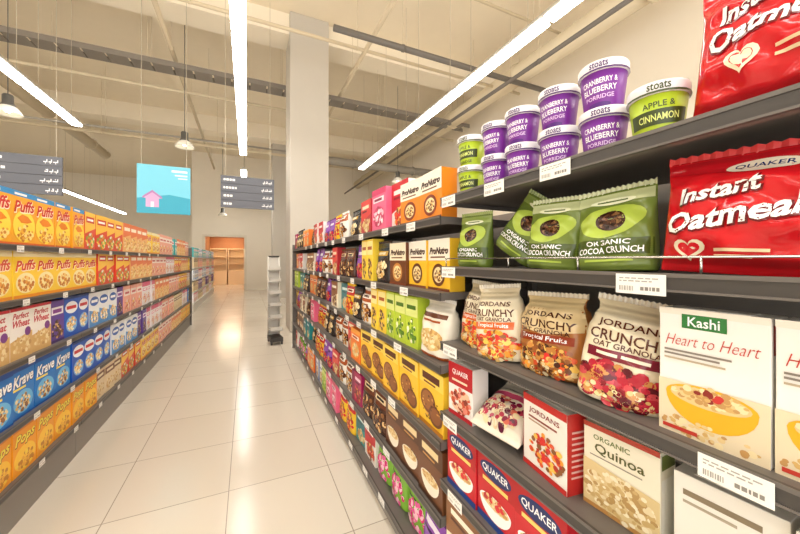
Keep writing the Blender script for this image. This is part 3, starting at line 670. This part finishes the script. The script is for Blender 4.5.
# ------------------------------------------------------------------ pendant lamps
BK = M('#55534F', .4); GL = M('#E8E4DA', .15); BU = M('#FFF2D8', .4, 0, 9)
def pendant(x, y, z, label, s=.82):
    t = thing('pendant_lamp', label, 'pendant lamp', (x, y, z))
    S = lambda pr: [(r*s, zz*s) for r, zz in pr]
    b = B(); b.lathe(S([(0,.36),(.06,.36),(.075,.34),(.075,.2),(.1,.17),(.1,.14),(0,.14)]), 24, BK); b.build('gear_housing', t)
    b = B(); b.lathe(S([(.09,.15),(.13,.12),(.19,.03),(.2,0),(.196,0),(.185,.03),(.125,.115),(.085,.14)]), 32, GL); b.build('reflector', t)
    b = B(); b.lathe(S([(0,.03),(.03,.035),(.05,.06),(.045,.1),(.03,.14),(0,.14)]), 20, BU); b.build('bulb', t)
    b = B(); b.tube((0,0,.36*s), (0,0,H-z), .006, BK, 8); b.build('cord', t)
pendant(-1.08, 7.45, 3.55, 'grey pendant lamp above the blue house sign')
pendant(-3.27, 7.0, 3.6, 'grey pendant lamp at the left edge above the dark sign')
pendant(-.85, 14.4, 3.1, 'small distant pendant lamp near the far doorway')
pendant(3.78, 8.3, 3.55, 'grey pendant lamp beyond the right shelves')

# ------------------------------------------------------------------ hanging signs
SG = M('#5E6068', .5)
def wires(t, w, h, z):
    me = B().tube((0, 0, h), (0, 0, H-z), .004, WM, 6).mesh('suspension_wire')
    for x in (-w*.42, w*.42): inst('suspension_wire', me, t, (x, 0, 0))
def sign(x0, x1, y, z0, z1, label, seed):
    w, h = x1-x0, z1-z0; rr = random.Random(seed); n = 4; sh = h/n
    t = thing('hanging_sign', label, 'aisle sign', ((x0+x1)/2, y, z0))
    b = B(); b.box(-w/2+.01, .010, .004, w/2-.01, .02, h-.002, M('#46484F', .5)); b.build('backing_board', t)
    for i in range(n):
        b = B(); b.box(-w/2, -.015, i*sh+.002, w/2, .012, (i+1)*sh-.002, SG, .002); b.build('slat', t)
        f = B(); f.flat = True; L = '#F0F0F2'; ops = []
        u = -.45
        for q in [rr.uniform(.03, .05) for _ in range(rr.randint(3, 5))]: ops.append(('r',u,.36,u+q,.62,L)); u += q+.012
        u = .45
        for q in [rr.uniform(.035, .07) for _ in range(3)]:
            ops += [('r',u-q,.36,u,.46,L),('r',u-.012,.36,u,.66,L),('e',u-q*.5,.27 if rr.random() < .5 else .6,.006,.06,L)]; u -= q+.014
        print_on(f, ops, w, sh, lambda u, v, o: (u, -.015-o, v+i*sh), None, .5, .001, .00002); f.build('lettering', t)
    wires(t, w, h-.004, z0)
sign(-.42, .46, 6.6, 2.33, 2.9, 'slate grey aisle sign hanging left of the column', 3)
sign(-3.4, -2.5, 6.6, 2.36, 2.93, 'slate grey aisle sign cut by the left edge', 4)
w, h = .74, .8
t = thing('hanging_sign', 'two-tone blue hanging sign with a small pink house', 'hanging sign', (-1.25, 6.65, 2.17))
b = B(); b.box(-w/2, -.012, 0, w/2, .012, h, M('#74C8E0', .5), .003); b.build('panel', t)
sm_ = lambda u, v, o: (u, -.012-o, v)
f = B(); f.flat = True
print_on(f, [('p',[(-.5,0),(.5,0),(.5,.34),(.1,.4),(-.5,.3)],'#34A2BE'),('p',[(-.34,.13),(-.1,.13),(-.1,.31),(-.06,.31),(-.22,.43),(-.38,.31),(-.34,.31)],'#D2A2CC'),('p',[(-.4,.3),(-.22,.43),(-.04,.3),(-.04,.34),(-.22,.48),(-.4,.34)],'#B078B0'),('r',-.25,.13,-.19,.24,'#F0E2EE')], w, h, sm_, None, .5, .001, .0002)
f.build('house_emblem', t)
f = B(); f.flat = True
print_on(f, [('r',.14,.88,.44,.92,W_),('r',.2,.8,.44,.83,'#DDF2FA'),('r',.26,.74,.44,.765,'#DDF2FA')], w, h, sm_, None, .5, .001, .0002)
f.build('lettering', t); wires(t, w, h, 2.17)

# ------------------------------------------------------------------ narrow stand at the end of the right shelves
t = thing('display_stand', 'narrow pale grey stand with stepped trays beyond the right shelves', 'display stand', (.43, 5.95, 0), .1)
DG = M('#3A3734', .45); WL = M('#D6D2CA', .4); TR = M('#B2AEA6', .45)
b = B(); b.box(-.1,-.18,.05,.1,.18,.12,DG,.01); b.build('base', t)
b = B(); b.box(-.085,.135,.12,.085,.145,1.44,WL,.002); b.build('back_panel', t)
for sx in (-1, 1):
    for sy in (-1, 1):
        b = B(); b.tube((sx*.08-.012,sy*.15,.03),(sx*.08+.012,sy*.15,.03),.03,DG,14); b.build('caster', t)
    b = B(); b.tube((sx*.09,.12,.12),(sx*.09,.12,1.46),.014,WL); b.build('upright', t)
for k in range(6):
    z = .22+.2*k; y0 = -.14+.03*k
    b = B(); b.box(-.095,y0,z,.095,.13,z+.012,TR,.003); b.box(-.095,y0,z+.012,.095,y0+.01,z+.07,WL,.002); b.build('tray', t)
b = B(); b.tube((-.09,.12,1.46),(.09,.12,1.46),.014,DG); b.build('handle', t)

# ------------------------------------------------------------------ world, camera
w = bpy.data.worlds.new('hall_glow'); scene.world = w; w.use_nodes = True
w.node_tree.nodes['Background'].inputs[0].default_value = (1, .975, .94, 1); w.node_tree.nodes['Background'].inputs[1].default_value = 2.9
cam = bpy.data.cameras.new('camera'); co = bpy.data.objects.new('camera', cam); C.objects.link(co)
co.location = (0, 0, 1.4); co.rotation_euler = (PI/2, 0, -math.atan(153/330))
cam.sensor_width = 36; cam.sensor_fit = 'HORIZONTAL'; cam.lens = 330/800*36; cam.shift_y = -7/800; cam.clip_start = .02
scene.camera = co
